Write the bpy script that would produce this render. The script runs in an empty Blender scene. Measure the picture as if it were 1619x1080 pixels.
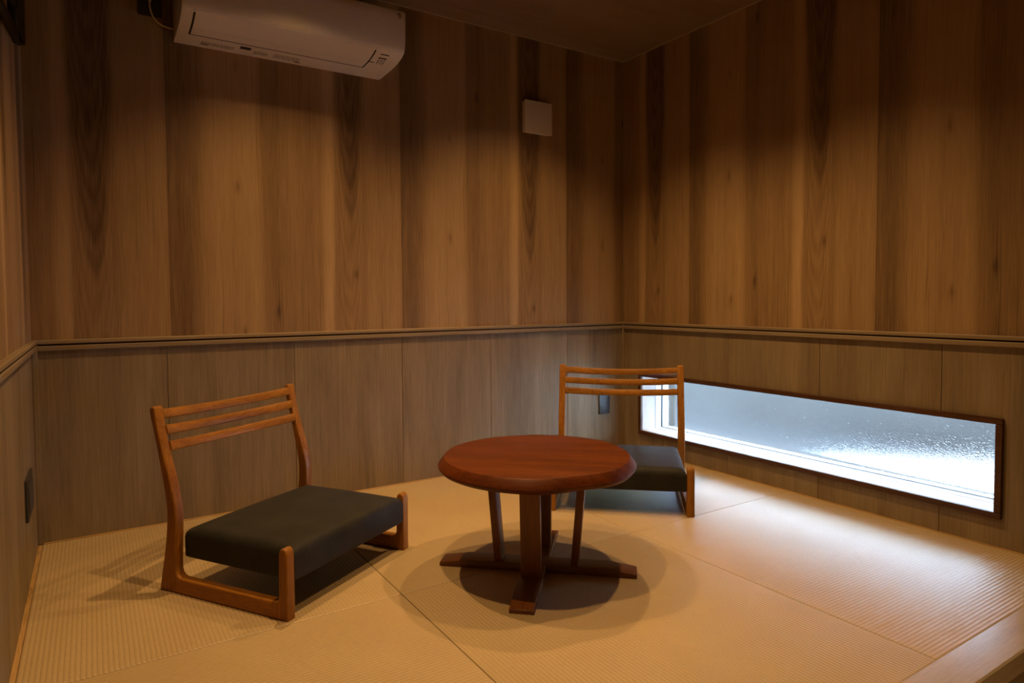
import bpy, bmesh, math, random
from mathutils import Vector, Matrix
random.seed(7)
S = bpy.context.scene
COL = S.collection
PI = math.pi

# ------------------------------------------------------------------ camera
cam_d = bpy.data.cameras.new('camera')
cam = bpy.data.objects.new('camera', cam_d); COL.objects.link(cam)
F_PX = 1035.139
cam_d.sensor_width = 36.0
cam_d.lens = F_PX / 1619.0 * 36.0
cam_d.shift_y = -24.2229 / 1619.0
cam_d.clip_start = 0.02
yaw, pitch, roll = 1.0001116, -0.04088427, -0.006465176
Fv = Vector((math.cos(pitch)*math.cos(yaw), math.cos(pitch)*math.sin(yaw), math.sin(pitch)))
Rv = Vector((math.sin(yaw), -math.cos(yaw), 0)); Uv = Rv.cross(Fv)
R2 = math.cos(roll)*Rv + math.sin(roll)*Uv
U2 = -math.sin(roll)*Rv + math.cos(roll)*Uv
M = Matrix((R2, U2, -Fv)).transposed().to_4x4()
M.translation = Vector((-2.460605, -2.700093, 0.816667))
cam.matrix_world = M
S.camera = cam

# ------------------------------------------------------------------ world, lights, exposure
S.view_settings.view_transform = 'Standard'
S.view_settings.look = 'None'
S.view_settings.gamma = 1.0
S.view_settings.use_curve_mapping = False
S.view_settings.exposure = 0.0
S.cycles.use_denoising = True
S.cycles.max_bounces = 12
S.cycles.diffuse_bounces = 6
S.cycles.glossy_bounces = 4
S.cycles.transmission_bounces = 8
S.cycles.sample_clamp_indirect = 25.0
S.cycles.blur_glossy = 0.6

SKY = (0.69, 0.95, 1.30)
SKY_STRENGTH = 20.0
w = bpy.data.worlds.new('overcast_sky'); S.world = w
w.use_nodes = True
bg = w.node_tree.nodes['Background']
bg.inputs[0].default_value = (*SKY, 1); bg.inputs[1].default_value = SKY_STRENGTH

LAMP_W = 53.0
LAMP_COL = (1.0, 0.560, 0.215)
LAMP_AT = [(-1.82, -0.65), (-1.82, -1.32), (-0.79, -0.65), (-0.79, -1.32)]
CEIL = 2.1

# ------------------------------------------------------------------ helpers
def link(name, bm, mat=None, parent=None, smooth=None):
    me = bpy.data.meshes.new(name)
    bmesh.ops.recalc_face_normals(bm, faces=bm.faces)
    bm.to_mesh(me); bm.free()
    o = bpy.data.objects.new(name, me); COL.objects.link(o)
    if mat: me.materials.append(mat)
    if parent: o.parent = parent
    if smooth:
        for p in me.polygons: p.use_smooth = True
        if smooth is not True:
            me.set_sharp_from_angle(angle=math.radians(smooth))
    return o

def tag(o, label=None, cat=None, group=None, kind=None):
    if label: o['label'] = label
    if cat: o['category'] = cat
    if group: o['group'] = group
    if kind: o['kind'] = kind
    return o

def empty(name, loc=(0, 0, 0), rz=0):
    o = bpy.data.objects.new(name, None); COL.objects.link(o)
    o.location = loc; o.rotation_euler = (0, 0, rz); o.empty_display_size = 0.05
    return o

def add_box(bm, x0, x1, y0, y1, z0, z1, bev=0, seg=2):
    t = bmesh.new()
    bmesh.ops.create_cube(t, size=1)
    for v in t.verts:
        v.co = Vector(((x0+x1)/2 + v.co.x*(x1-x0), (y0+y1)/2 + v.co.y*(y1-y0), (z0+z1)/2 + v.co.z*(z1-z0)))
    if bev:
        bmesh.ops.bevel(t, geom=t.edges[:], offset=bev, segments=seg, profile=0.5, affect='EDGES')
    merge(bm, t)
    return bm

def merge(bm, t):
    me = bpy.data.meshes.new('tmp'); t.to_mesh(me); t.free()
    bm.from_mesh(me); bpy.data.meshes.remove(me)

def box(name, x0, x1, y0, y1, z0, z1, mat, parent=None, bev=0, seg=2):
    bm = add_box(bmesh.new(), x0, x1, y0, y1, z0, z1, bev, seg)
    return link(name, bm, mat, parent, 40 if bev else None)

def prism(poly, h0, h1, axis, bev=0, seg=2):
    """polygon of (a,b) extruded along axis; axis 'x' -> (a,b)=(y,z), 'y' -> (x,z), 'z' -> (x,y)"""
    bm = bmesh.new()
    def P(a, b, h):
        return {'x': (h, a, b), 'y': (a, h, b), 'z': (a, b, h)}[axis]
    lo = [bm.verts.new(P(a, b, h0)) for a, b in poly]
    hi = [bm.verts.new(P(a, b, h1)) for a, b in poly]
    n = len(poly)
    f0 = bm.faces.new(lo); f1 = bm.faces.new(hi[::-1])
    for i in range(n):
        bm.faces.new((lo[i], hi[i], hi[(i+1) % n], lo[(i+1) % n]))
    bmesh.ops.recalc_face_normals(bm, faces=bm.faces)
    if bev:
        es = list(f0.edges) + list(f1.edges)
        bmesh.ops.bevel(bm, geom=es, offset=bev, segments=seg, profile=0.5, affect='EDGES')
    return bm

def sweep(bm, pts, w, h, up=(0, 0, 1), r=0.003):
    """rounded-rectangle section swept along pts; w across, h along 'up'"""
    pts = [Vector(p) for p in pts]; up = Vector(up).normalized()
    sec = []
    for cx, cy, a0 in ((w/2-r, h/2-r, 0), (-w/2+r, h/2-r, 90), (-w/2+r, -h/2+r, 180), (w/2-r, -h/2+r, 270)):
        for k in range(3):
            a = math.radians(a0 + 45*k); sec.append((cx + r*math.cos(a), cy + r*math.sin(a)))
    rings = []
    for i, p in enumerate(pts):
        t = (pts[min(i+1, len(pts)-1)] - pts[max(i-1, 0)]).normalized()
        s = up.cross(t).normalized(); u = t.cross(s)
        rings.append([bm.verts.new(p + s*a + u*b) for a, b in sec])
    n = len(sec)
    for A, B in zip(rings, rings[1:]):
        for k in range(n):
            bm.faces.new((A[k], A[(k+1) % n], B[(k+1) % n], B[k]))
    bm.faces.new(rings[0][::-1]); bm.faces.new(rings[-1])
    return bm

def tube(bm, pts, r, n=10):
    pts = [Vector(p) for p in pts]; rings = []
    ref = Vector((0.3, 0.2, 1)).normalized()
    for i, p in enumerate(pts):
        t = (pts[min(i+1, len(pts)-1)] - pts[max(i-1, 0)]).normalized()
        s = ref.cross(t).normalized(); u = t.cross(s)
        rr = r[i] if isinstance(r, (list, tuple)) else r
        rings.append([bm.verts.new(p + rr*(s*math.cos(2*PI*k/n) + u*math.sin(2*PI*k/n))) for k in range(n)])
    for A, B in zip(rings, rings[1:]):
        for k in range(n):
            bm.faces.new((A[k], A[(k+1) % n], B[(k+1) % n], B[k]))
    bm.faces.new(rings[0][::-1]); bm.faces.new(rings[-1])
    return bm

def catmull(P, n=8):
    P = [Vector(p) for p in P]; out = []
    for i in range(len(P)-1):
        p0, p1, p2, p3 = P[max(i-1, 0)], P[i], P[i+1], P[min(i+2, len(P)-1)]
        for k in range(n):
            t = k/n
            out.append(0.5*((2*p1) + (p2-p0)*t + (2*p0-5*p1+4*p2-p3)*t*t + (3*p1-p0-3*p2+p3)*t**3))
    out.append(P[-1]); return out

# ------------------------------------------------------------------ materials
class NT:
    def __init__(self, name):
        self.m = bpy.data.materials.new(name); self.m.use_nodes = True
        self.t = self.m.node_tree; self.b = self.t.nodes['Principled BSDF']
    def n(self, typ, **kw):
        o = self.t.nodes.new(typ)
        for k, v in kw.items(): setattr(o, k, v)
        return o
    def l(self, a, b): self.t.links.new(a, b)
    def math(self, op, a, b=None, c=None, clamp=False):
        o = self.n('ShaderNodeMath', operation=op); o.use_clamp = clamp
        for i, x in enumerate((a, b, c)):
            if x is None: continue
            if isinstance(x, (int, float)): o.inputs[i].default_value = x
            else: self.l(x, o.inputs[i])
        return o.outputs[0]
    def noise(self, vec, scale=1.0, detail=3, rough=0.5, dist=0.0):
        o = self.n('ShaderNodeTexNoise'); o.inputs['Scale'].default_value = scale
        o.inputs['Detail'].default_value = detail; o.inputs['Roughness'].default_value = rough
        o.inputs['Distortion'].default_value = dist
        if vec: self.l(vec, o.inputs['Vector'])
        return o.outputs['Fac']
    def mapping(self, vec, scale=(1, 1, 1), loc=(0, 0, 0)):
        o = self.n('ShaderNodeMapping'); o.inputs['Scale'].default_value = scale
        o.inputs['Location'].default_value = loc
        self.l(vec, o.inputs['Vector']); return o.outputs[0]
    def ramp(self, fac, stops, interp='LINEAR'):
        o = self.n('ShaderNodeValToRGB'); cr = o.color_ramp; cr.interpolation = interp
        while len(cr.elements) < len(stops): cr.elements.new(0.5)
        for e, (p, c) in zip(cr.elements, stops):
            e.position = p; e.color = (*c, 1) if not isinstance(c, (int, float)) else (c, c, c, 1)
        self.l(fac, o.inputs[0]); return o.outputs[0]
    def mix(self, fac, a, b, blend='MIX'):
        o = self.n('ShaderNodeMix', data_type='RGBA', blend_type=blend)
        for i, x in ((0, fac), (6, a), (7, b)):
            if isinstance(x, (int, float)): o.inputs[i].default_value = x
            elif isinstance(x, tuple): o.inputs[i].default_value = (*x, 1)
            else: self.l(x, o.inputs[i])
        return o.outputs[2]
    def comb(self, x, y, z=0.0):
        o = self.n('ShaderNodeCombineXYZ')
        for i, v in enumerate((x, y, z)):
            if isinstance(v, (int, float)): o.inputs[i].default_value = v
            else: self.l(v, o.inputs[i])
        return o.outputs[0]
    def sep(self, v):
        o = self.n('ShaderNodeSeparateXYZ'); self.l(v, o.inputs[0]); return o.outputs
    def bump(self, h, strength=0.3, dist=0.001, normal=None):
        o = self.n('ShaderNodeBump'); o.inputs['Strength'].default_value = strength
        o.inputs['Distance'].default_value = dist; self.l(h, o.inputs['Height'])
        if normal: self.l(normal, o.inputs['Normal'])
        return o.outputs[0]
    def objco(self): return self.n('ShaderNodeTexCoord').outputs['Object']
    def uv(self): return self.n('ShaderNodeTexCoord').outputs['UV']
    def rnd(self): return self.n('ShaderNodeObjectInfo').outputs['Random']
    def set(self, color=None, rough=None, spec=None, normal=None, metal=None):
        b = self.b
        for k, x in (('Base Color', color), ('Roughness', rough), ('Specular IOR Level', spec), ('Metallic', metal)):
            if x is None: continue
            if isinstance(x, (int, float)): b.inputs[k].default_value = x
            elif isinstance(x, tuple): b.inputs[k].default_value = (*x, 1)
            else: self.l(x, b.inputs[k])
        if normal: self.l(normal, b.inputs['Normal'])
        return self.m

def plain(name, col, rough=0.5, spec=0.4, metal=0.0):
    t = NT(name)
    n = t.noise(t.objco(), 90, 3)
    c = t.mix(t.math('MULTIPLY', n, 0.25), col, tuple(x*0.8 for x in col))
    return t.set(c, rough, spec, t.bump(n, 0.05, 0.0005), metal)

def wood(name, dark, light, axis='x', scale=1.0, rough=0.42, spec=0.35, fine=1.0, rand=True, band=0.6):
    """straight furniture grain running along the object axis"""
    t = NT(name)
    co = t.objco()
    if rand:
        off = t.n('ShaderNodeVectorMath', operation='ADD'); t.l(co, off.inputs[0])
        t.l(t.comb(t.math('MULTIPLY', t.rnd(), 7.0), t.math('MULTIPLY', t.rnd(), 3.0), t.math('MULTIPLY', t.rnd(), 5.0)), off.inputs[1])
        co = off.outputs[0]
    i = 'xyz'.index(axis)
    def sc(a, b):
        v = [a]*3; v[i] = b; return tuple(x*scale for x in v)
    broad = t.noise(t.mapping(co, sc(26, 1.6)), 1.0, 3, 0.5, 0.6)
    fib = t.noise(t.mapping(co, sc(150, 5)), 1.0, 4, 0.6, 0.2)
    pore = t.noise(t.mapping(co, sc(520, 26)), 1.0, 2, 0.5)
    mixv = t.math('ADD', t.math('MULTIPLY', broad, band), t.math('MULTIPLY', fib, (1-band)))
    c = t.ramp(mixv, [(0.3, dark), (0.5, tuple((a+b)/2 for a, b in zip(dark, light))), (0.68, light)])
    pm = t.ramp(pore, [(0.34, 0.42), (0.50, 1.0)])
    c = t.mix(0.55*fine, c, pm, 'MULTIPLY')
    h = t.math('ADD', t.math('MULTIPLY', fib, 0.5), t.math('MULTIPLY', pore, 0.5))
    return t.set(c, rough, spec, t.bump(h, 0.18*fine, 0.0006))

# printed wood-grain sheet of the upper walls.  UV: u metres from the heart of the pattern, v metres from its tip
def upper_sheet():
    t = NT('upper_wall_woodgrain_sheet')
    u, v, _ = t.sep(t.uv())
    wob = t.noise(t.comb(t.math('MULTIPLY', u, 4.0), t.math('MULTIPLY', v, 1.6)), 1.0, 2)
    u1 = t.math('ADD', u, t.math('MULTIPLY', t.math('SUBTRACT', wob, 0.5), 0.030))
    tt = t.math('DIVIDE', t.math('ADD', u1, 0.681), 0.913, clamp=True)
    def q(x): return (x+0.681)/0.913
    tone = t.ramp(tt, [(0.0, 0.20), (q(-.60), 0.26), (q(-.55), 0.62), (q(-.50), 0.70), (q(-.43), 0.66), (q(-.365), 0.74),
                       (q(-.345), 0.40), (q(-.29), 0.34), (q(-.235), 0.50), (q(-.18), 0.44), (q(-.12), 0.52), (q(-.10), 0.82), (q(-.078), 0.86),
                       (q(-.06), 0.46), (q(.06), 0.42), (q(.085), 0.56), (q(.16), 0.54), (q(.20), 0.63), (1.0, 0.56)])
    # heartwood tongue
    vv = t.math('DIVIDE', v, 0.75, clamp=True)
    half = t.math('MULTIPLY', t.math('SQRT', vv), 0.074)
    au = t.math('ABSOLUTE', u1)
    hm = t.math('DIVIDE', t.math('SUBTRACT', half, au), 0.022, clamp=True)
    hm = t.math('MULTIPLY', hm, t.math('DIVIDE', t.math('ADD', v, 0.02), 0.30, clamp=True))
    tone = t.math('SUBTRACT', tone, t.math('MULTIPLY', hm, 0.30))
    # cathedral rings around the tongue
    rr = t.math('SUBTRACT', v, t.math('MULTIPLY', t.math('MULTIPLY', u1, u1), 110.0))
    rr = t.math('ADD', rr, t.math('MULTIPLY', t.noise(t.comb(t.math('MULTIPLY', u, 14), t.math('MULTIPLY', v, 3)), 1, 3), 0.22))
    ring = t.math('SINE', t.math('MULTIPLY', rr, 48.0))
    near = t.math('SUBTRACT', 1.0, t.math('DIVIDE', au, 0.13), clamp=True)
    tone = t.math('ADD', tone, t.math('MULTIPLY', t.math('MULTIPLY', ring, near), 0.075))
    # long straight streaks and pores
    st = t.noise(t.comb(t.math('MULTIPLY', u1, 34), t.math('MULTIPLY', v, 0.9)), 1, 3, 0.55)
    tone = t.math('ADD', tone, t.math('MULTIPLY', t.math('SUBTRACT', st, 0.5), 0.42))
    fine = t.noise(t.comb(t.math('MULTIPLY', u1, 260), t.math('MULTIPLY', v, 7)), 1, 3, 0.6)
    tone = t.math('ADD', tone, t.math('MULTIPLY', t.math('SUBTRACT', fine, 0.5), 0.62))
    line = t.noise(t.comb(t.math('MULTIPLY', u1, 120), t.math('MULTIPLY', v, 1.2)), 1, 2, 0.5)
    lm = t.ramp(line, [(0.30, 1.0), (0.37, 0.0)])
    tone = t.math('SUBTRACT', tone, t.math('MULTIPLY', lm, 0.22))
    # knots
    for ku, kv in ((-.438, .20), (-.438, .655), (-.30, -.28), (-.425, -.36), (.03, -.13), (-.30, .86)):
        du = t.math('DIVIDE', t.math('SUBTRACT', u1, ku), 0.011); dv = t.math('DIVIDE', t.math('SUBTRACT', v, kv), 0.030)
        d = t.math('SQRT', t.math('ADD', t.math('MULTIPLY', du, du), t.math('MULTIPLY', dv, dv)))
        k = t.math('SUBTRACT', 1.0, t.math('MULTIPLY', d, 0.75), clamp=True)
        wv = t.math('MULTIPLY', t.math('SINE', t.math('MULTIPLY', d, 5.5)), t.math('SUBTRACT', 1.0, t.math('MULTIPLY', d, 0.30), clamp=True))
        tone = t.math('SUBTRACT', tone, t.math('ADD', t.math('MULTIPLY', k, 0.34), t.math('MULTIPLY', wv, 0.035)))
    c = t.ramp(tone, [(0.0, UP_D), (0.45, UP_M), (0.9, UP_L)])
    return t.set(c, 0.55, 0.30, t.bump(fine, 0.10, 0.0004))
UP_D, UP_M, UP_L = (0.105, 0.062, 0.033), (0.290, 0.187, 0.093), (0.47, 0.322, 0.172)

def wainscot_mat(name, dark, light, axis='z'):
    t = NT(name)
    off = t.n('ShaderNodeVectorMath', operation='ADD'); t.l(t.objco(), off.inputs[0])
    t.l(t.comb(t.math('MULTIPLY', t.rnd(), 9.0), t.math('MULTIPLY', t.rnd(), 4.0), t.math('MULTIPLY', t.rnd(), 6.0)), off.inputs[1])
    co = off.outputs[0]
    i = 'xyz'.index(axis)
    def sc(a, b):
        v = [a]*3; v[i] = b; return tuple(v)
    br = t.noise(t.mapping(co, sc(9, 1.1)), 1, 3, 0.5, 0.8)
    fi = t.noise(t.mapping(co, sc(170, 4)), 1, 3, 0.6)
    po = t.noise(t.mapping(co, sc(420, 14)), 1, 2, 0.5)
    f = t.math('ADD', t.math('MULTIPLY', br, 0.45), t.math('ADD', t.math('MULTIPLY', fi, 0.32), t.math('MULTIPLY', po, 0.23)))
    c = t.ramp(f, [(0.34, dark), (0.64, light)])
    return t.set(c, 0.52, 0.30, t.bump(t.math('ADD', fi, po), 0.10, 0.0004))

def tatami_mat_material(name, rib_axis):
    """rush weave; rib_axis = direction the ribs run along"""
    t = NT(name)
    co = t.objco(); x, y, z = t.sep(co)
    a, b = (x, y) if rib_axis == 'y' else (y, x)      # a across the ribs, b along them
    # stitches across each rib
    s = t.math('SINE', t.math('MULTIPLY', b, 2*PI/0.0042))
    half = t.math('MULTIPLY', t.math('SINE', t.math('MULTIPLY', a, PI/0.0105)), 1.0)
    st = t.math('MULTIPLY', s, half)
    n1 = t.noise(co, 4.0, 3); n2 = t.noise(t.comb(t.math('MULTIPLY', a, 420), t.math('MULTIPLY', b, 60)), 1, 2)
    n3 = t.noise(co, 900, 1)
    f = t.math('ADD', t.math('MULTIPLY', n1, 0.35), t.math('ADD', t.math('MULTIPLY', n2, 0.35), t.math('MULTIPLY', n3, 0.3)))
    c = t.ramp(f, [(0.3, TAT_D), (0.7, TAT_L)])
    valley = t.math('ABSOLUTE', t.math('SINE', t.math('MULTIPLY', a, PI/0.0105)))
    vm = t.ramp(valley, [(0.0, 0.70), (0.45, 1.0)])
    c = t.mix(0.8, c, vm, 'MULTIPLY')
    h = t.math('ADD', t.math('MULTIPLY', st, 0.5), t.math('MULTIPLY', n2, 0.6))
    return t.set(c, 0.47, 0.75, t.bump(h, 0.35, 0.0006))
TAT_D, TAT_L = (0.44, 0.335, 0.185), (0.60, 0.475, 0.275)

M_UP = upper_sheet()
M_LOW = wainscot_mat('wainscot_oak_sheet', (0.165, 0.124, 0.072), (0.318, 0.248, 0.155))
M_RAILX = wainscot_mat('rail_oak_x', (0.19, 0.14, 0.088), (0.33, 0.262, 0.178), 'x')
M_RAILY = wainscot_mat('rail_oak_y', (0.19, 0.14, 0.088), (0.33, 0.262, 0.178), 'y')
M_CEIL = wainscot_mat('ceiling_wood_sheet', (0.19, 0.125, 0.078), (0.28, 0.20, 0.13), 'x')
M_BACK = plain('joint_shadow_backing', (0.05, 0.04, 0.03), 0.8, 0.1)
M_LINE = plain('ceiling_trim_beige', (0.42, 0.34, 0.26), 0.5)
M_STRIP = wood('floor_edge_pine', (0.42, 0.26, 0.10), (0.62, 0.42, 0.19), 'y', 0.7, 0.45, 0.3)
M_STRIPX = wood('floor_edge_pine_x', (0.42, 0.26, 0.10), (0.62, 0.42, 0.19), 'x', 0.7, 0.45, 0.3)
M_KAM = wood('threshold_oak', (0.40, 0.33, 0.25), (0.52, 0.44, 0.345), 'x', 0.8, 0.34, 0.85, 0.5)
M_TATX = tatami_mat_material('tatami_rush_x', 'x')
M_TATY = tatami_mat_material('tatami_rush_y', 'y')
M_CASE = wood('window_casing_walnut', (0.060, 0.026, 0.013), (0.115, 0.052, 0.026), 'y', 1.0, 0.45, 0.3)
M_REV = plain('window_reveal_pale_wood', (0.66, 0.60, 0.54), 0.5, 0.3)
M_SASH = plain('window_sash_white', (0.80, 0.80, 0.78), 0.35, 0.5)
M_GASKET = plain('window_gasket_grey', (0.06, 0.075, 0.085), 0.6)
M_AC = plain('air_conditioner_white_plastic', (0.74, 0.70, 0.66), 0.5, 0.4)
M_DARK = plain('dark_slot', (0.012, 0.010, 0.009), 0.7, 0.2)
M_INK = plain('grey_ink', (0.20, 0.17, 0.15), 0.6, 0.2)
M_INKD = plain('black_ink', (0.018, 0.016, 0.015), 0.6, 0.2)
M_OUT = plain('outlet_charcoal_plastic', (0.040, 0.042, 0.048), 0.42, 0.45)
M_OUTF = plain('outlet_face_plastic', (0.055, 0.058, 0.066), 0.45, 0.45)
M_BLACK = plain('black_iron', (0.012, 0.011, 0.011), 0.5, 0.4, 0.3)
M_CORD = plain('white_cord', (0.62, 0.58, 0.54), 0.5)
M_BOX = plain('white_vent_plastic', (0.72, 0.68, 0.63), 0.45, 0.4)
CH_D, CH_L = (0.190, 0.072, 0.008), (0.450, 0.200, 0.028)
M_CHX = wood('chair_oak_x', CH_D, CH_L, 'x', 1.0, 0.42, 0.26)
M_CHY = wood('chair_oak_y', CH_D, CH_L, 'y', 1.0, 0.42, 0.26)
M_CHZ = wood('chair_oak_z', CH_D, CH_L, 'z', 1.0, 0.42, 0.26)
TB_D, TB_L = (0.105, 0.034, 0.006), (0.240, 0.082, 0.016)
M_TOP = wood('tabletop_cherry', (0.056, 0.0120, 0.0012), (0.172, 0.041, 0.0048), 'x', 1.0, 0.42, 0.24)
M_TBX = wood('table_cherry_x', TB_D, TB_L, 'x', 1.0, 0.36, 0.5)
M_TBY = wood('table_cherry_y', TB_D, TB_L, 'y', 1.0, 0.36, 0.5)
M_TBZ = wood('table_cherry_z', TB_D, TB_L, 'z', 1.0, 0.36, 0.5)
M_GROUND = plain('pale_gravel', (0.52, 0.50, 0.47), 0.9, 0.1)
M_SOIL = plain('dark_soil', (0.046, 0.044, 0.042), 0.95, 0.1)

def fabric_mat():
    t = NT('seat_charcoal_fabric')
    co = t.objco(); x, y, z = t.sep(co)
    a = t.math('SINE', t.math('MULTIPLY', t.math('ADD', x, z), 2*PI/0.0021)); b = t.math('SINE', t.math('MULTIPLY', t.math('SUBTRACT', y, z), 2*PI/0.0021))
    wv = t.math('MULTIPLY', a, b)
    n = t.noise(co, 700, 2); n2 = t.noise(co, 14, 3)
    f = t.math('ADD', t.math('MULTIPLY', n, 0.7), t.math('MULTIPLY', n2, 0.3))
    c = t.ramp(f, [(0.36, (0.007, 0.0075, 0.0065)), (0.64, (0.030, 0.031, 0.027))])
    m = t.set(c, 0.66, 0.28, t.bump(t.math('ADD', wv, n), 0.25, 0.0005))
    t.b.inputs['Sheen Weight'].default_value = 0.12
    t.b.inputs['Sheen Roughness'].default_value = 0.4
    return m
M_FAB = fabric_mat()

def glass_mat():
    t = NT('patterned_frosted_glass')
    co = t.objco()
    n = t.noise(t.mapping(co, (1, 120, 170)), 1.0, 2, 0.5, 0.6)
    n2 = t.noise(co, 420, 1)
    h = t.math('ADD', n, t.math('MULTIPLY', n2, 0.25))
    b = t.b
    b.inputs['Base Color'].default_value = (0.93, 0.97, 0.98, 1)
    b.inputs['Transmission Weight'].default_value = 1.0
    b.inputs['IOR'].default_value = 1.45
    b.inputs['Roughness'].default_value = 0.05
    t.l(t.bump(h, 0.45, 0.0012), b.inputs['Normal'])
    return t.m
M_GLASS = glass_mat()

def garden_wall_mat():
    t = NT('dark_grey_garden_wall')
    co = t.objco()
    n = t.noise(t.mapping(co, (1, 0.8, 2.2)), 1.3, 3); n2 = t.noise(co, 40, 3)
    c = t.ramp(t.math('ADD', t.math('MULTIPLY', n, 0.75), t.math('MULTIPLY', n2, 0.25)),
               [(0.35, (0.036, 0.032, 0.029)), (0.65, (0.062, 0.058, 0.051))])
    return t.set(c, 0.85, 0.2, t.bump(n2, 0.3, 0.004))
M_GW = garden_wall_mat()

# ------------------------------------------------------------------ setting: outside
XL, XR, YB = -2.632, 0.0, 0.0
RAIL = 0.690
tag(box('ground', 0.25, 9.0, -9, 6, -0.45, -0.36, M_SOIL), kind='structure')
tag(link('pale_paving', prism([(0.25, -9), (2.72, -9), (2.72, -0.75), (1.95, -0.02), (0.25, 0.35)], -0.36, -0.345, 'z'), M_GROUND), kind='structure')
tag(box('garden_wall', 2.75, 2.90, -1.6, 6, -0.36, 1.25, M_GW), kind='structure')

# ------------------------------------------------------------------ setting: floor and tatami
YK = -2.002
floor = box('floor', XL, XR, YK, 0, -0.06, -0.016, M_BACK); tag(floor, kind='structure')
m1, m2, yl = -1.7553, -0.8792, -1.0258
xl = -2.621
RIB = 0.0105
def tatami(x0, x1, y0, y1, axis):
    g = 0.0009
    x0 += g; x1 -= g; y0 += g; y1 -= g
    bm = bmesh.new()
    L0, L1 = (x0, x1) if axis == 'y' else (y0, y1)      # across the ribs
    T0, T1 = (y0, y1) if axis == 'y' else (x0, x1)
    ox, oy = (x0+x1)/2, (y0+y1)/2
    n = int(round((L1-L0)/RIB)); per = (L1-L0)/n
    A = []
    for i in range(n):
        for k in range(4): A.append(L0 + (i+k/4)*per)
    A.append(L1)
    B = [(T0, -0.0016), (T0+0.0015, -0.0004), (T0+0.004, 0), (T1-0.004, 0), (T1-0.0015, -0.0004), (T1, -0.0016)]
    grid = []
    for i, a in enumerate(A):
        ph = ((a-L0)/per) % 1.0
        h = -0.0009 + 0.0009*abs(math.sin(PI*((a-L0)/per)))**0.7
        if i in (0, len(A)-1): h = -0.0016
        row = []
        for b, dz in B:
            X, Y = (a, b) if axis == 'y' else (b, a)
            row.append(bm.verts.new((X-ox, Y-oy, h+dz)))
        grid.append(row)
    for r0, r1 in zip(grid, grid[1:]):
        for j in range(len(B)-1): bm.faces.new((r0[j], r1[j], r1[j+1], r0[j+1]))
    # skirt
    ring = [r[0] for r in grid] + grid[-1][1:] + [r[-1] for r in grid[::-1]][1:] + grid[0][::-1][1:-1]
    low = [bm.verts.new((v.co.x, v.co.y, -0.0159)) for v in ring]
    for i in range(len(ring)):
        j = (i+1) % len(ring); bm.faces.new((ring[i], ring[j], low[j], low[i]))
    o = link('tatami_mat', bm, M_TATY if axis == 'y' else M_TATX, floor, 50)
    o.location = (ox, oy, 0)
    return o
xr_, yb_ = -0.006, -0.008
tatami(xl, m1, yl, yb_, 'y'); tatami(m1, m2, yl, yb_, 'x'); tatami(m2, xr_, yl, yb_, 'y')
tatami(xl, m1, YK, yl, 'x'); tatami(m1, m2, YK, yl, 'y'); tatami(m2, xr_, YK, yl, 'x')
tag(box('baseboard_left', XL, xl, YK, 0, -0.016, 0.0, M_STRIP), kind='structure')
tag(box('baseboard_back', XL, XR, yb_, 0, -0.016, 0.002, M_STRIPX, bev=0.0008, seg=1), kind='structure')
tag(box('baseboard_right', xr_, XR, YK, 0, -0.016, 0.001, M_STRIP), kind='structure')
# raised-floor edge board and the lower entry floor in front of it
kam = link('trim_1', prism([(YK-0.0005, -0.05), (YK-0.0005, 0.0005), (-2.088, 0.0005), (-2.092, -0.003), (-2.092, -0.05)], XL, XR, 'x'), M_KAM)
tag(kam, kind='structure')
box('riser_board', XL, XR, -2.082, -2.06, -0.36, -0.05, M_RAILX, kam)
tag(box('floor_entry', XL-0.1, XR+0.1, -4.6, -2.06, -0.42, -0.36, plain('entry_floor_wood', (0.42, 0.33, 0.24), 0.6)), kind='structure')

# ------------------------------------------------------------------ setting: walls
WT = 0.25
def wall(name, *boxes):
    bm = bmesh.new()
    for b in boxes: add_box(bm, *b)
    return tag(link(name, bm, M_BACK), kind='structure')
wall_back = wall('wall_back', (XL-0.3, XR+WT, 0.014, 0.20, -0.42, 2.3))
wall_left = wall('wall_left', (XL-0.25, XL-0.010, -4.6, 0.014, -0.42, 2.3))
W_Y0, W_Y1, W_Z0, W_Z1 = -1.775, -0.152, 0.115, 0.403
wall_right = wall('wall_right', (0.010, WT, W_Y1+0.004, 0.014, -0.42, 2.3), (0.010, WT, -4.6, W_Y0-0.004, -0.42, 2.3),
                  (0.010, WT, W_Y0-0.004, W_Y1+0.004, -0.42, W_Z0-0.004), (0.010, WT, W_Y0-0.004, W_Y1+0.004, W_Z1+0.004, 2.3))
wall_front = wall('wall_front', (XL-0.3, XR+WT, -4.75, -4.6, -0.42, 2.3))
ceiling = tag(box('ceiling', XL-0.3, XR+WT, -4.6, 0.2, CEIL, CEIL+0.1, M_CEIL), kind='structure')
for nm, b in (('trim_2', (XL, XR, -0.006, 0.0, CEIL-0.006, CEIL)), ('trim_3', (-0.006, 0.0, -4.6, -0.006, CEIL-0.006, CEIL)),
              ('trim_4', (XL, XL+0.006, -4.6, -0.006, CEIL-0.006, CEIL))):
    tag(box(nm, *b, M_LINE), kind='structure')

def piece(name, mat, parent, boxes, origin, bev=0.0012):
    bm = bmesh.new()
    for b in boxes: add_box(bm, *b, bev if len(boxes) == 1 else 0, 1)
    for v in bm.verts: v.co -= Vector(origin)
    o = link(name, bm, mat, parent, 30 if len(boxes) == 1 else None)
    o.location = origin
    return o

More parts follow.
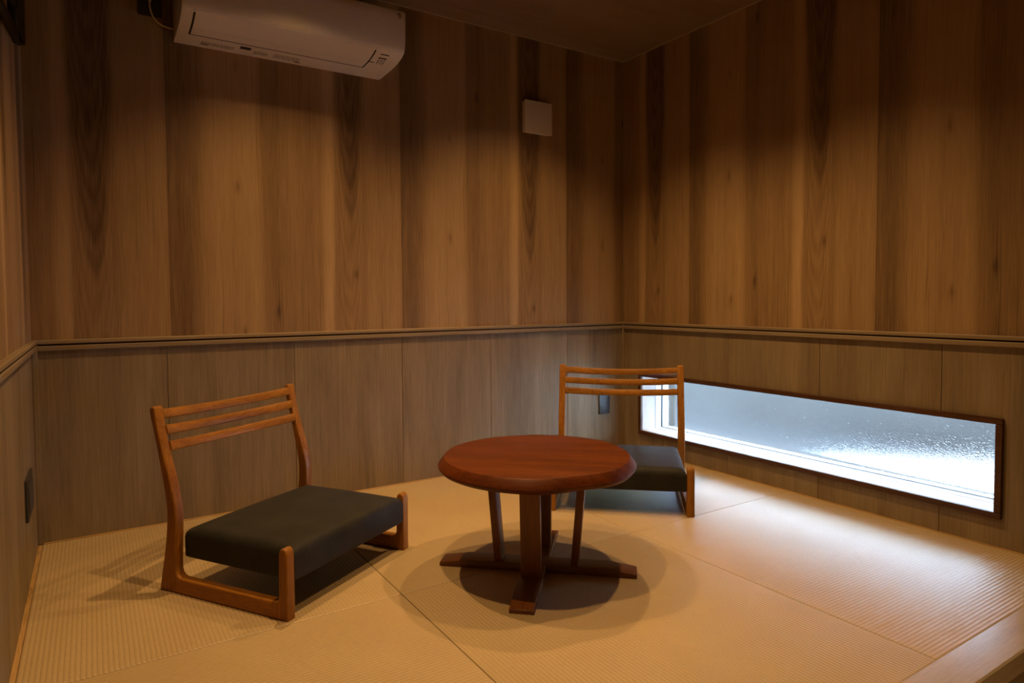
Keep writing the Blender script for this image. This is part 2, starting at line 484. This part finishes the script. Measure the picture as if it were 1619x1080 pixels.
# lower panels; the front faces lie on the wall plane
edges = [XL, -2.232, -1.775, -1.308, -0.850, -0.385, 0.0]
J = 0.0008
for a, b in zip(edges, edges[1:]):
    piece('wainscot_panel', M_LOW, wall_back, [(a+J, b-J, 0.0, 0.0139, -0.015, RAIL-0.012)], (a, 0, 0))
redges = [0.0, -0.255, -0.706, -1.157, -1.608, -2.06]
for a, b in zip(redges, redges[1:]):
    y0, y1 = b+J, a-J
    top, bot = W_Z1+0.008, W_Z0-0.008
    lo, hi = max(y0, W_Y0), min(y1, W_Y1)
    if lo > y0+0.01 or hi < y1-0.01:          # the panel reaches past the window's end
        bxs = [(0.0, 0.0099, lo, hi, -0.015, bot), (0.0, 0.0099, lo, hi, top, RAIL-0.012)]
        if lo > y0+0.01: bxs.append((0.0, 0.0099, y0, lo-0.008, -0.015, RAIL-0.012)); bxs[0] = (0.0, 0.0099, lo-0.008, hi, -0.015, bot); bxs[1] = (0.0, 0.0099, lo-0.008, hi, top, RAIL-0.012)
        if hi < y1-0.01: bxs.append((0.0, 0.0099, hi+0.008, y1, -0.015, RAIL-0.012)); bxs[0] = (0.0, 0.0099, lo, hi+0.008, -0.015, bot); bxs[1] = (0.0, 0.0099, lo, hi+0.008, top, RAIL-0.012)
        piece('wainscot_panel', M_LOW, wall_right, bxs, (0, b, 0))
    else:
        piece('wainscot_panel', M_LOW, wall_right, [(0.0, 0.0099, y0, y1, -0.015, bot)], (0, b, 0))
        piece('wainscot_panel', M_LOW, wall_right, [(0.0, 0.0099, y0, y1, top, RAIL-0.012)], (0, b, 0))
for a, b in ((-0.0, -0.455), (-0.455, -0.91), (-0.91, -1.365), (-1.365, -2.06)):
    piece('wainscot_panel', M_LOW, wall_left, [(XL-0.0099, XL, b+J, a-J, -0.015, RAIL-0.012)], (XL, b, 0))
piece('wainscot_panel', M_LOW, wall_left, [(XL-0.0099, XL, -4.6, -2.062, -0.36, RAIL-0.012)], (XL, -4.6, 0))
piece('wainscot_panel', M_LOW, wall_right, [(0, 0.0099, -4.6, -2.062, -0.36, RAIL-0.012)], (0, -4.6, 0))

# upper printed sheets, one object each; UV carries metres from the pattern's heart and tip
def sheet(parent, p0, p1, heart, tip, wallkey):
    """p0..p1 run in the direction of increasing u; heart = position where u = 0"""
    j = 0.00015
    z0, z1 = RAIL-0.010, CEIL
    bm = bmesh.new(); uvl = bm.loops.layers.uv.new('UVMap')
    sgn = 1 if p1 > p0 else -1
    a, b = p0+j*sgn, p1-j*sgn
    if wallkey == 'back': add_box(bm, min(a, b), max(a, b), 0.0, 0.0139, z0, z1)
    elif wallkey == 'right': add_box(bm, 0.0, 0.0099, min(a, b), max(a, b), z0, z1)
    else: add_box(bm, XL-0.0099, XL, min(a, b), max(a, b), z0, z1)
    uvl = bm.loops.layers.uv.verify()
    for f in bm.faces:
        for l in f.loops:
            c = l.vert.co
            u = ((c.x if wallkey == 'back' else c.y) - heart)*sgn
            l[uvl].uv = (u, c.z - tip)
    return link('wall_panel', bm, M_UP, parent)
P = 0.913
for a, b, h, tip in ((XL, -2.216, -2.448, 0.80), (-2.216, -1.303, -1.535, 1.057), (-1.303, -0.390, -0.622, 0.90), (-0.390, 0.0, 0.291, 0.90)):
    sheet(wall_back, a, b, h, tip, 'back')
for a, b, h, tip in ((0.0, -0.471, -0.239, 0.987), (-0.471, -1.376, -1.144, 1.171), (-1.376, -2.289, -2.057, 1.195), (-2.289, -3.2, -2.97, 1.0), (-3.2, -4.6, -3.88, 1.0)):
    sheet(wall_right, a, b, h, tip, 'right')
for a, b, h, tip in ((-0.42, 0.0, -0.19, 0.6), (-1.333, -0.42, -0.652, 0.9), (-2.246, -1.333, -1.565, 1.1), (-3.16, -2.246, -2.478, 1.0), (-4.6, -3.16, -3.4, 0.9)):
    sheet(wall_left, a, b, h, tip, 'left')
box('wall_panel', XL, 0, -4.6, -4.595, -0.36, CEIL, M_LOW, wall_front)

# chair rail: upper bead proud of the lower one, dark groove between
def rail(name, along, mat, p0, p1):
    prof_u = [(0, RAIL-0.014), (0.013, RAIL-0.014), (0.016, RAIL-0.011), (0.016, RAIL-0.003), (0.013, RAIL), (0, RAIL)]
    prof_l = [(0, RAIL-0.037), (0.011, RAIL-0.037), (0.014, RAIL-0.034), (0.014, RAIL-0.022), (0.011, RAIL-0.019), (0, RAIL-0.019)]
    prof_g = [(0, RAIL-0.030), (0.005, RAIL-0.030), (0.005, RAIL-0.008), (0, RAIL-0.008)]
    root = None
    for nm, pr_, mt in ((name, prof_u, mat), ('lower_bead', prof_l, mat), ('groove', prof_g, M_BACK)):
        if along == 'back': bm = prism([(-a, z) for a, z in pr_], p0, p1, 'x')
        elif along == 'right': bm = prism([(-a, z) for a, z in pr_], p0, p1, 'y')
        else: bm = prism([(XL+a, z) for a, z in pr_], p0, p1, 'y')
        o = link(nm, bm, mt, root)
        if root is None: root = o; tag(o, kind='structure')
    return root
CP = 0.015
rail('trim_5', 'back', M_RAILX, XL+CP, -CP)
rail('trim_6', 'right', M_RAILY, -4.6, -CP)
rail('trim_7', 'left', M_RAILY, -4.6, -CP)
tag(box('trim_8', XL, XL+CP, -CP, 0, 0.002, RAIL+0.002, M_LOW, bev=0.0015, seg=1), kind='structure')
tag(box('trim_9', -CP, 0, -CP, 0, 0.002, RAIL+0.002, M_LOW, bev=0.0015, seg=1), kind='structure')

# ------------------------------------------------------------------ window
win = tag(empty('window_1', (0, (W_Y0+W_Y1)/2, W_Z0)), kind='structure')
def wbox(name, x0, x1, y0, y1, z0, z1, mat, bev=0):
    o = box(name, x0, x1, y0, y1, z0, z1, mat, None, bev, 1)
    o.parent = win; o.matrix_parent_inverse = Matrix.Translation(-Vector(win.location))
    return o
cw, cp = 0.020, 0.014
wbox('casing_board', -cp, 0.0, W_Y0-cw, W_Y1+cw, W_Z1, W_Z1+cw, M_CASE, 0.0015)
wbox('casing_board', -cp, 0.0, W_Y0-cw, W_Y1+cw, W_Z0-cw, W_Z0, M_CASE, 0.0015)
wbox('casing_board', -cp, 0.0, W_Y0-cw, W_Y0, W_Z0+0.0005, W_Z1-0.0005, M_CASE, 0.0015)
wbox('casing_board', -cp, 0.0, W_Y1, W_Y1+cw, W_Z0+0.0005, W_Z1-0.0005, M_CASE, 0.0015)
D1, D2, D3 = 0.094, 0.122, 0.148
wbox('window_sill', 0.0, D1, W_Y0, W_Y1, W_Z0-0.004, W_Z0, M_REV)
wbox('reveal_board', 0.0, D1, W_Y0, W_Y1, W_Z1, W_Z1+0.004, M_REV)
wbox('reveal_board', 0.0, D1, W_Y0-0.004, W_Y0, W_Z0, W_Z1, M_REV)
wbox('reveal_board', 0.0, D1, W_Y1, W_Y1+0.004, W_Z0, W_Z1, M_REV)
def frame4(name, x0, x1, t, out, mat):
    a0, a1, b0, b1 = W_Y0+t, W_Y1-t, W_Z0+t*0.6, W_Z1-t*0.6
    bm = bmesh.new()
    add_box(bm, x0, x1, W_Y0-out, W_Y1+out, W_Z0-out, b0); add_box(bm, x0, x1, W_Y0-out, W_Y1+out, b1, W_Z1+out)
    add_box(bm, x0, x1, W_Y0-out, a0, b0, b1); add_box(bm, x0, x1, a1, W_Y1+out, b0, b1)
    o = link(name, bm, mat); o.parent = win; o.matrix_parent_inverse = Matrix.Translation(-Vector(win.location)); return o
frame4('sash_frame', D1, 0.19, 0.003, 0.004, M_SASH)
frame4('gasket', D3-0.012, D3-0.006, 0.006, 0.002, M_GASKET)
frame4('glazing_bead', D3-0.006, 0.175, 0.007, 0.002, M_SASH)
wbox('pane', D3, D3+0.005, W_Y0+0.004, W_Y1-0.004, W_Z0+0.003, W_Z1-0.003, M_GLASS)

# ------------------------------------------------------------------ recessed downlights and one added fill lamp
def downlight(x, y, where, watts=LAMP_W, spread=113):
    root = tag(empty('downlight', (x, y, CEIL)), 'small round recessed downlight in the wooden ceiling, ' + where, 'light', 'recessed downlights in the ceiling')
    bm = bmesh.new(); N = 28
    prof = [(0.034, 0.0), (0.034, -0.002), (0.044, -0.003), (0.046, 0.0)]
    rings = [[bm.verts.new((r*math.cos(2*PI*k/N), r*math.sin(2*PI*k/N), z)) for k in range(N)] for r, z in prof]
    for A, B in zip(rings, rings[1:]+rings[:1]):
        for k in range(N): bm.faces.new((A[k], A[(k+1) % N], B[(k+1) % N], B[k]))
    link('trim_ring', bm, M_BLACK, root, 40)
    ld = bpy.data.lights.new('lamp', 'SPOT'); ld.energy = watts; ld.color = LAMP_COL
    ld.spot_size = math.radians(spread); ld.spot_blend = 1.0; ld.shadow_soft_size = 0.015
    lo = bpy.data.objects.new('lamp', ld); COL.objects.link(lo); lo.parent = root; lo.location = (0, 0, -0.012)
for (x, y), where in zip(LAMP_AT, ('above the left chair', 'toward the left wall and room front', 'above the window chair', 'toward the window and room front')):
    downlight(x, y, where)
downlight(-1.30, -3.45, 'added out of view over the lower entry floor as ambient fill', 75.0, 100)  # added lamp behind the camera; its bounce lifts the dim upper walls

# ------------------------------------------------------------------ low chairs (zaisu)
CW, CD, CT = 0.549, 0.475, 0.029
def side_profile():
    """(s,z): s from rear to front, going round the side frame"""
    rear = [(0.0, 0.0), (0.012, 0.06), (0.027, 0.13), (0.035, 0.19), (0.0365, 0.225), (0.034, 0.26), (0.022, 0.32), (0.006, 0.39), (-0.012, 0.46), (-0.024, 0.505)]
    top = [(-0.0235, 0.513), (-0.019, 0.519), (-0.012, 0.521), (-0.006, 0.519), (-0.002, 0.513)]
    front = [(0.007, 0.46), (0.027, 0.39), (0.050, 0.32), (0.066, 0.26), (0.0705, 0.225), (0.0705, 0.19), (0.0670, 0.13), (0.0645, 0.075)]
    fil1 = [(0.0655, 0.062), (0.070, 0.052), (0.078, 0.0455), (0.090, 0.0435)]
    fil2 = [(0.425, 0.0435), (0.436, 0.0450), (0.443, 0.050), (0.4455, 0.060)]
    post = [(0.4475, 0.168), (0.449, 0.177), (0.454, 0.184), (0.461, 0.1865), (0.468, 0.184), (0.473, 0.177), (0.475, 0.168), (0.475, 0.0)]
    return rear, top, front, fil1, fil2, post
def smooth2(pts, n=4):
    return [(p.x, p.y) for p in catmull([(a, b, 0) for a, b in pts], n)]
def make_chair():
    root = empty('floor_chair')
    rear, top, front, fil1, fil2, post = side_profile()
    poly = smooth2(rear) + top + smooth2(front) + fil1 + fil2 + post
    poly = [(CD/2 - s, z) for s, z in poly]
    for side in (-1, 1):
        x0, x1 = (-CW/2, -CW/2+CT) if side < 0 else (CW/2-CT, CW/2)
        whole = prism(poly, x0, x1, 'x', 0.0045, 3)
        def cut(lo, hi):
            b = whole.copy()
            for lim, sg in ((lo, 1), (hi, -1)):
                if lim is None: continue
                g = b.verts[:] + b.edges[:] + b.faces[:]
                r = bmesh.ops.bisect_plane(b, geom=g, plane_co=(0, lim, 0), plane_no=(0, -sg, 0), clear_outer=True)
                ed = [e for e in r['geom_cut'] if isinstance(e, bmesh.types.BMEdge)]
                bmesh.ops.holes_fill(b, edges=ed)
            return b
        ya, yb = CD/2-0.092, CD/2-0.423
        link('rear_post', cut(ya, None), M_CHZ, root, 35)
        link('floor_rail', cut(yb, ya), M_CHY, root, 35)
        link('front_post', cut(None, yb), M_CHZ, root, 35)
        whole.free()
    # upholstered seat: rounded slab, slightly crowned
    sx = CW/2 - CT - 0.0003
    y0, y1 = -CD/2+0.001, CD/2-0.0715
    z0, z1 = 0.092, 0.178
    bm = bmesh.new()
    bmesh.ops.create_cube(bm, size=1)
    for v in bm.verts: v.co = Vector((v.co.x*2*sx, (y0+y1)/2 + v.co.y*(y1-y0), (z0+z1)/2 + v.co.z*(z1-z0)))
    te = [e for e in bm.edges if all(v.co.z > z1-1e-4 for v in e.verts)]
    be = [e for e in bm.edges if all(v.co.z < z0+1e-4 for v in e.verts)]
    bmesh.ops.bevel(bm, geom=te, offset=0.026, segments=6, profile=0.5, affect='EDGES')
    be = [e for e in bm.edges if all(v.co.z < z0+1e-4 for v in e.verts)]
    bmesh.ops.bevel(bm, geom=be, offset=0.008, segments=3, profile=0.5, affect='EDGES')
    for ax, rng in (('x', [sx*(-1+2*k/12) for k in range(1, 12)]), ('y', [y0+(y1-y0)*k/10 for k in range(1, 10)])):
        for c in rng:
            co, no = ((c, 0, 0), (1, 0, 0)) if ax == 'x' else ((0, c, 0), (0, 1, 0))
            bmesh.ops.bisect_plane(bm, geom=bm.verts[:]+bm.edges[:]+bm.faces[:], plane_co=co, plane_no=no)
    for v in bm.verts:
        if v.co.z > z1-0.020:
            fx = 1-(v.co.x/sx)**2; fy = 1-((v.co.y-(y0+y1)/2)/((y1-y0)/2))**2
            v.co.z += 0.010*max(fx, 0)**0.7*max(fy, 0)**0.7
    link('seat', bm, M_FAB, root, 60)
    # three curved back slats, bowed backward at right angles to the leaning posts
    ix = CW/2 - CT + 0.004
    lean = math.radians(16)
    for zc, sc in ((0.497, -0.0075), (0.4515, 0.0055), (0.406, 0.0195)):
        pts = []
        for k in range(17):
            f = -1 + 2*k/16
            bow = 0.052*(1-f*f)
            pts.append((f*ix, CD/2 - (sc - bow*math.cos(lean)), zc - bow*math.sin(lean)))
        bm = sweep(bmesh.new(), pts, 0.017, 0.0275, (0, math.sin(lean), math.cos(lean)), 0.0045)
        link('back_slat', bm, M_CHX, root, 40)
    return root
def copy_tree(o, parent=None):
    c = o.copy(); COL.objects.link(c); c.parent = parent
    for ch in [x for x in bpy.data.objects if x.parent == o]: copy_tree(ch, c)
    return c
chair_a = make_chair()
chair_b = copy_tree(chair_a)
ang_a = math.radians(32.6)
chair_a.location = (-1.9595, -0.668, 0); chair_a.rotation_euler.z = ang_a
pl, pr_ = Vector((-0.976, -0.689)), Vector((-0.613, -1.021))
dxy = (pr_-pl).normalized(); ang_b = math.atan2(dxy.y, dxy.x)
cb = (pl+pr_)/2 + Vector((-dxy.y, dxy.x))*(CD/2)
chair_b.location = (cb.x, cb.y, 0); chair_b.rotation_euler.z = ang_b
tag(chair_a, 'wooden floor chair with dark seat on its own before the plain back wall', 'chair', 'wooden floor chairs with charcoal seats')
tag(chair_b, 'wooden floor chair with dark seat beside the low window, partly behind the table', 'chair', 'wooden floor chairs with charcoal seats')

# ------------------------------------------------------------------ round low table
T_ANG = math.atan2(-0.680, 0.733)
tb = empty('round_low_table', (-1.341, -1.089, 0), T_ANG)
tag(tb, 'low round reddish wooden table on a cross-shaped base between the two floor chairs', 'table')
def table_top():
    bm = bmesh.new(); N = 120
    def edge(a):           # slightly uneven, live-edge outline; a in the table's own frame
        wv = 0.0
        for c, wd, amp in ((-1.02, 0.20, -0.011), (-1.45, 0.20, 0.003), (-0.58, 0.2, 0.005), (2.2, 0.3, -0.004), (0.9, 0.3, 0.003)):
            d = (a-c+PI) % (2*PI) - PI
            wv += amp*math.exp(-(d/wd)**2)
        return wv
    prof = [(0.2745, 0.3510, .9), (0.2775, 0.3503, .9), (0.2800, 0.3480, .9), (0.2950, 0.3290, 1.1), (0.2970, 0.3250, 1.1), (0.2960, 0.3210, 1.1), (0.2900, 0.3135, 1), (0.2840, 0.3105, 1), (0.262, 0.3100, 1)]
    rings = []
    for r, z, k in prof:
        ring = []
        for i in range(N):
            a = 2*PI*i/N; rr = r + k*edge(a)
            ring.append(bm.verts.new((rr*math.cos(a), rr*math.sin(a), z)))
        rings.append(ring)
    for A, B in zip(rings, rings[1:]):
        for i in range(N): bm.faces.new((A[i], A[(i+1) % N], B[(i+1) % N], B[i]))
    bm.faces.new(rings[0]); bm.faces.new(rings[-1][::-1])
    return bm
link('tabletop', table_top(), M_TOP, tb, 24)
# cross base: bars taper towards their tips; the two bars are halved into each other
def foot_bar(L, wd, notch):
    h, ht, tp = 0.024, 0.012, 0.085
    poly = [(-L, 0), (L, 0), (L, ht-0.002), (L-0.002, ht), (L-tp, h), (-L+tp, h), (-L+0.002, ht), (-L, ht-0.002)]
    return poly
bm = prism(foot_bar(0.2985, 0.066, 0), -0.033, 0.033, 'y', 0.0015, 2)
link('foot_bar', bm, M_TBX, tb, 30)
for sg in (-1, 1):
    h, ht, tp, L = 0.024, 0.012, 0.085, 0.2985
    poly = [(0.0332, 0), (L, 0), (L, ht-0.002), (L-0.002, ht), (L-tp, h), (0.0332, h)]
    bm = prism([(sg*a, z) for a, z in poly], -0.033, 0.033, 'x', 0.0015, 2)
    link('foot_bar', bm, M_TBY, tb, 30)
# four flat legs leaning outward
def leg_board(axis, sg):
    wd, th = 0.058, 0.0235
    r0, r1, z0, z1 = 0.1155, 0.1395, 0.0241, 0.3099
    poly = [(sg*(r0-th/2), z0), (sg*(r0+th/2), z0), (sg*(r1+th/2), z1), (sg*(r1-th/2), z1)]
    return prism(poly, -wd/2, wd/2, 'y' if axis == 'x' else 'x', 0.0015, 2)
for axis in 'xy':
    for sg in (-1, 1): link('leg', leg_board(axis, sg), M_TBZ, tb, 30)

# ------------------------------------------------------------------ air conditioner
AX0, AX1 = -2.183, -1.394
ac = empty('air_conditioner', (AX0, 0, 1.76))
tag(ac, 'white wall-mounted air conditioner high on the back wall under the ceiling', 'air conditioner')
def acp(o):
    o.parent = ac; o.matrix_parent_inverse = Matrix.Translation(-Vector(ac.location)); return o
low = [(0.0, 1.760), (-0.076, 1.7605), (-0.161, 1.7635), (-0.206, 1.7690), (-0.240, 1.7770), (-0.262, 1.7870), (-0.272, 1.800)]
lows = smooth2(low, 4)
frontp = [(-0.278, 1.830), (-0.281, 1.90), (-0.281, 1.935), (-0.276, 1.944), (-0.262, 1.951), (-0.10, 2.012), (-0.09, 2.014), (0.0, 2.014)]
acp(link('body', prism(lows+frontp, AX0, AX1, 'x', 0.003, 2), M_AC, None, 28))
def low_z(y):
    for (a, za), (b, zb) in zip(lows, lows[1:]):
        if b <= y <= a: return za + (zb-za)*(y-a)/(b-a)
    return lows[-1][1]
def under_strip(name, x0, x1, ya, yb, d0, d1, mat, n=14, bev=0):
    """thin shell that follows the underside between ya (rear) and yb (front), from d0 to d1 below it"""
    ys = [ya+(yb-ya)*k/n for k in range(n+1)]
    poly = [(y, low_z(y)-d0) for y in ys] + [(y, low_z(y)-d1) for y in ys[::-1]]
    return acp(link(name, prism(poly, x0, x1, 'x'), mat, None, 28))
under_strip('outlet_slot', -2.1465, -1.5055, -0.104, -0.2635, -0.002, 0.0004, M_DARK)
under_strip('louver', -2.140, -1.512, -0.1115, -0.1655, -0.001, 0.0011, M_AC)
under_strip('louver', -2.140, -1.512, -0.1668, -0.2640, -0.001, 0.0011, M_AC)
# printed marks on the underside: small caption rows, a black bar and a black square
def mark(bm, x0, x1, ya, yb, d=0.0004):
    z = [(x0, ya), (x1, ya), (x1, yb), (x0, yb)]
    lo = [bm.verts.new((x, y, low_z(y)-d)) for x, y in z]; hi = [bm.verts.new((x, y, low_z(y)+0.001)) for x, y in z]
    bm.faces.new(lo)
    for i in range(4): bm.faces.new((lo[i], lo[(i+1) % 4], hi[(i+1) % 4], hi[i]))
bm = bmesh.new()
for x0, x1, rows in ((-2.098, -1.985, 3), (-1.915, -1.865, 3), (-1.845, -1.745, 4)):
    for r in range(rows):
        x = x0
        while x < x1:
            wv = random.uniform(0.003, 0.009)
            mark(bm, x, min(x+wv, x1), -0.033-0.011*r, -0.033-0.011*r-0.0055); x += wv+random.uniform(0.0015, 0.004)
acp(tag(link('caption_print', bm, M_INK), kind='stuff'))
for a in ((-1.968, -1.930, -0.060, -0.086), (-2.098, -2.072, -0.030, -0.040), (-1.760, -1.738, -0.024, -0.031)):
    bm = bmesh.new(); mark(bm, *a); acp(link('black_bar_print', bm, M_INKD))
bm = bmesh.new(); mark(bm, -1.482, -1.448, -0.212, -0.243)
for k in range(4):
    for i in range(3):
        mark(bm, -1.478+0.011*i+random.uniform(0, .002), -1.471+0.011*i, -0.205+0.010*k, -0.200+0.010*k)
mark(bm, -1.507, -1.486, -0.172, -0.178)
acp(tag(link('square_print', bm, M_INKD), kind='stuff'))
# small dark emblem at the top right of the front face
bm = bmesh.new(); ex, ez, ey = -1.4175, 1.922, -0.2812
for pts in ([(-.009, .008), (-.005, .001), (-.001, .007)], [(-.001, .007), (.004, .004), (.001, -.001), (.006, -.006)], [(-.006, -.003), (-.002, -.008), (.002, -.004)], [(-.010, .009), (.004, .009)]):
    tube(bm, [(ex+a, ey, ez+b) for a, b in pts], 0.0011, 6)
acp(link('emblem', bm, M_INKD))

# ------------------------------------------------------------------ outlet and cord beside the air conditioner
def outlet(name, w_, h_, n_holes, face):
    """plate in its own frame: centred, standing on the wall plane, facing -y"""
    root = empty(name)
    link('cover_plate', add_box(bmesh.new(), -w_/2, w_/2, -0.008, 0.0, -h_/2, h_/2, 0.002, 2), M_OUT, root, 40)
    if face:
        link('socket_face', add_box(bmesh.new(), -0.012, 0.012, -0.0092, -0.0075, -0.036, 0.036, 0.0006, 1), M_OUTF, root)
        bm = bmesh.new()
        for k in range(n_holes):
            zc = (k-(n_holes-1)/2)*0.0235
            add_box(bm, -0.0068, -0.0050, -0.0098, -0.0080, zc-0.0045, zc+0.0035); add_box(bm, 0.0050, 0.0068, -0.0098, -0.0080, zc-0.0040, zc+0.0035)
            add_box(bm, -0.0015, 0.0015, -0.0098, -0.0080, zc-0.0085, zc-0.006)
        link('socket_slots', bm, M_DARK, root)
    return root
o1 = outlet('power_outlet', 0.073, 0.120, 3, True)
o1.location = (-0.140, 0.0, 0.255)
tag(o1, 'grey triple power outlet low on the back wall behind the chair by the window', 'outlet', 'dark wall outlets')
o2 = outlet('power_outlet', 0.075, 0.125, 1, False)
o2.location = (-2.2565, 0.0, 1.897)
tag(o2, 'black wall outlet with a white plug left of the air conditioner', 'outlet', 'dark wall outlets')
o3 = outlet('power_outlet', 0.180, 0.118, 0, False)
o3.location = (XL, -0.350, 0.257); o3.rotation_euler.z = PI/2
link('switch_key', add_box(bmesh.new(), -0.070, 0.070, -0.0105, -0.0075, -0.035, 0.035, 0.001, 1), M_OUTF, o3, 40)
tag(o3, 'wide black outlet plate low on the left wall near the corner', 'outlet', 'dark wall outlets')
cd = acp(empty('power_cord', (-2.2565, -0.010, 1.88)))
def cdp(o):
    o.parent = cd; o.matrix_parent_inverse = Matrix.Translation(-Vector((-2.2565, -0.010, 1.88))); return o
cdp(link('plug', tube(bmesh.new(), [(-2.258, -0.0085, 1.915), (-2.258, -0.030, 1.910), (-2.258, -0.034, 1.893), (-2.258, -0.033, 1.875)], [0.009, 0.010, 0.008, 0.0045], 12), M_CORD, None, 50))
cdp(link('cable', tube(bmesh.new(), catmull([(-2.258, -0.033, 1.876), (-2.2575, -0.030, 1.855), (-2.250, -0.024, 1.832), (-2.236, -0.018, 1.815), (-2.216, -0.014, 1.806), (-2.195, -0.012, 1.803), (-2.1835, -0.012, 1.803)], 6), 0.0028, 8), M_CORD, None, True))
cd['label'] = 'thin white power cord running to the black outlet'

# ------------------------------------------------------------------ square vent cover
vb = empty('vent_cover', (-0.583, 0, 1.709))
link('base_box', add_box(bmesh.new(), -0.078, 0.078, -0.024, 0.0, -0.074, 0.074, 0.002, 2), M_BOX, vb, 40)
link('front_plate', add_box(bmesh.new(), -0.0815, 0.0815, -0.031, -0.0255, -0.0785, 0.0785, 0.0015, 2), M_BOX, vb, 40)
bm = add_box(bmesh.new(), -0.070, 0.070, -0.0256, -0.0239, -0.068, 0.068)
link('air_gap', bm, M_BACK, vb)
tag(vb, 'small square white vent cover on the back wall near the far corner', 'vent')

# ------------------------------------------------------------------ black bracket at the top of the left wall
br = empty('wall_bracket', (XL, -0.28, 1.61))
def brp(o):
    o.parent = br; o.matrix_parent_inverse = Matrix.Translation(-Vector(br.location)); return o
plate = [(-0.110, 1.626), (-0.288, 1.572), (-0.396, 1.592), (-0.418, 1.629), (-0.400, 1.75), (-0.30, 2.0), (-0.066, 2.0), (-0.066, 1.783)]
brp(link('mounting_plate', prism(plate, XL, -2.613, 'x', 0.002, 1), M_BLACK, None, 40))
brp(link('arm', sweep(bmesh.new(), [(-2.619, -0.27, 1.588), (-2.619, -0.57, 1.538), (-2.619, -1.25, 1.425)], 0.012, 0.030, (0, 0, 1), 0.003), M_BLACK, None, 40))
brp(link('arm', sweep(bmesh.new(), [(-2.619, -0.36, 1.666), (-2.619, -0.70, 1.607), (-2.619, -1.25, 1.512)], 0.012, 0.050, (0, 0, 1), 0.003), M_BLACK, None, 40))
tag(br, 'black metal bracket at the top of the left wall', 'bracket')
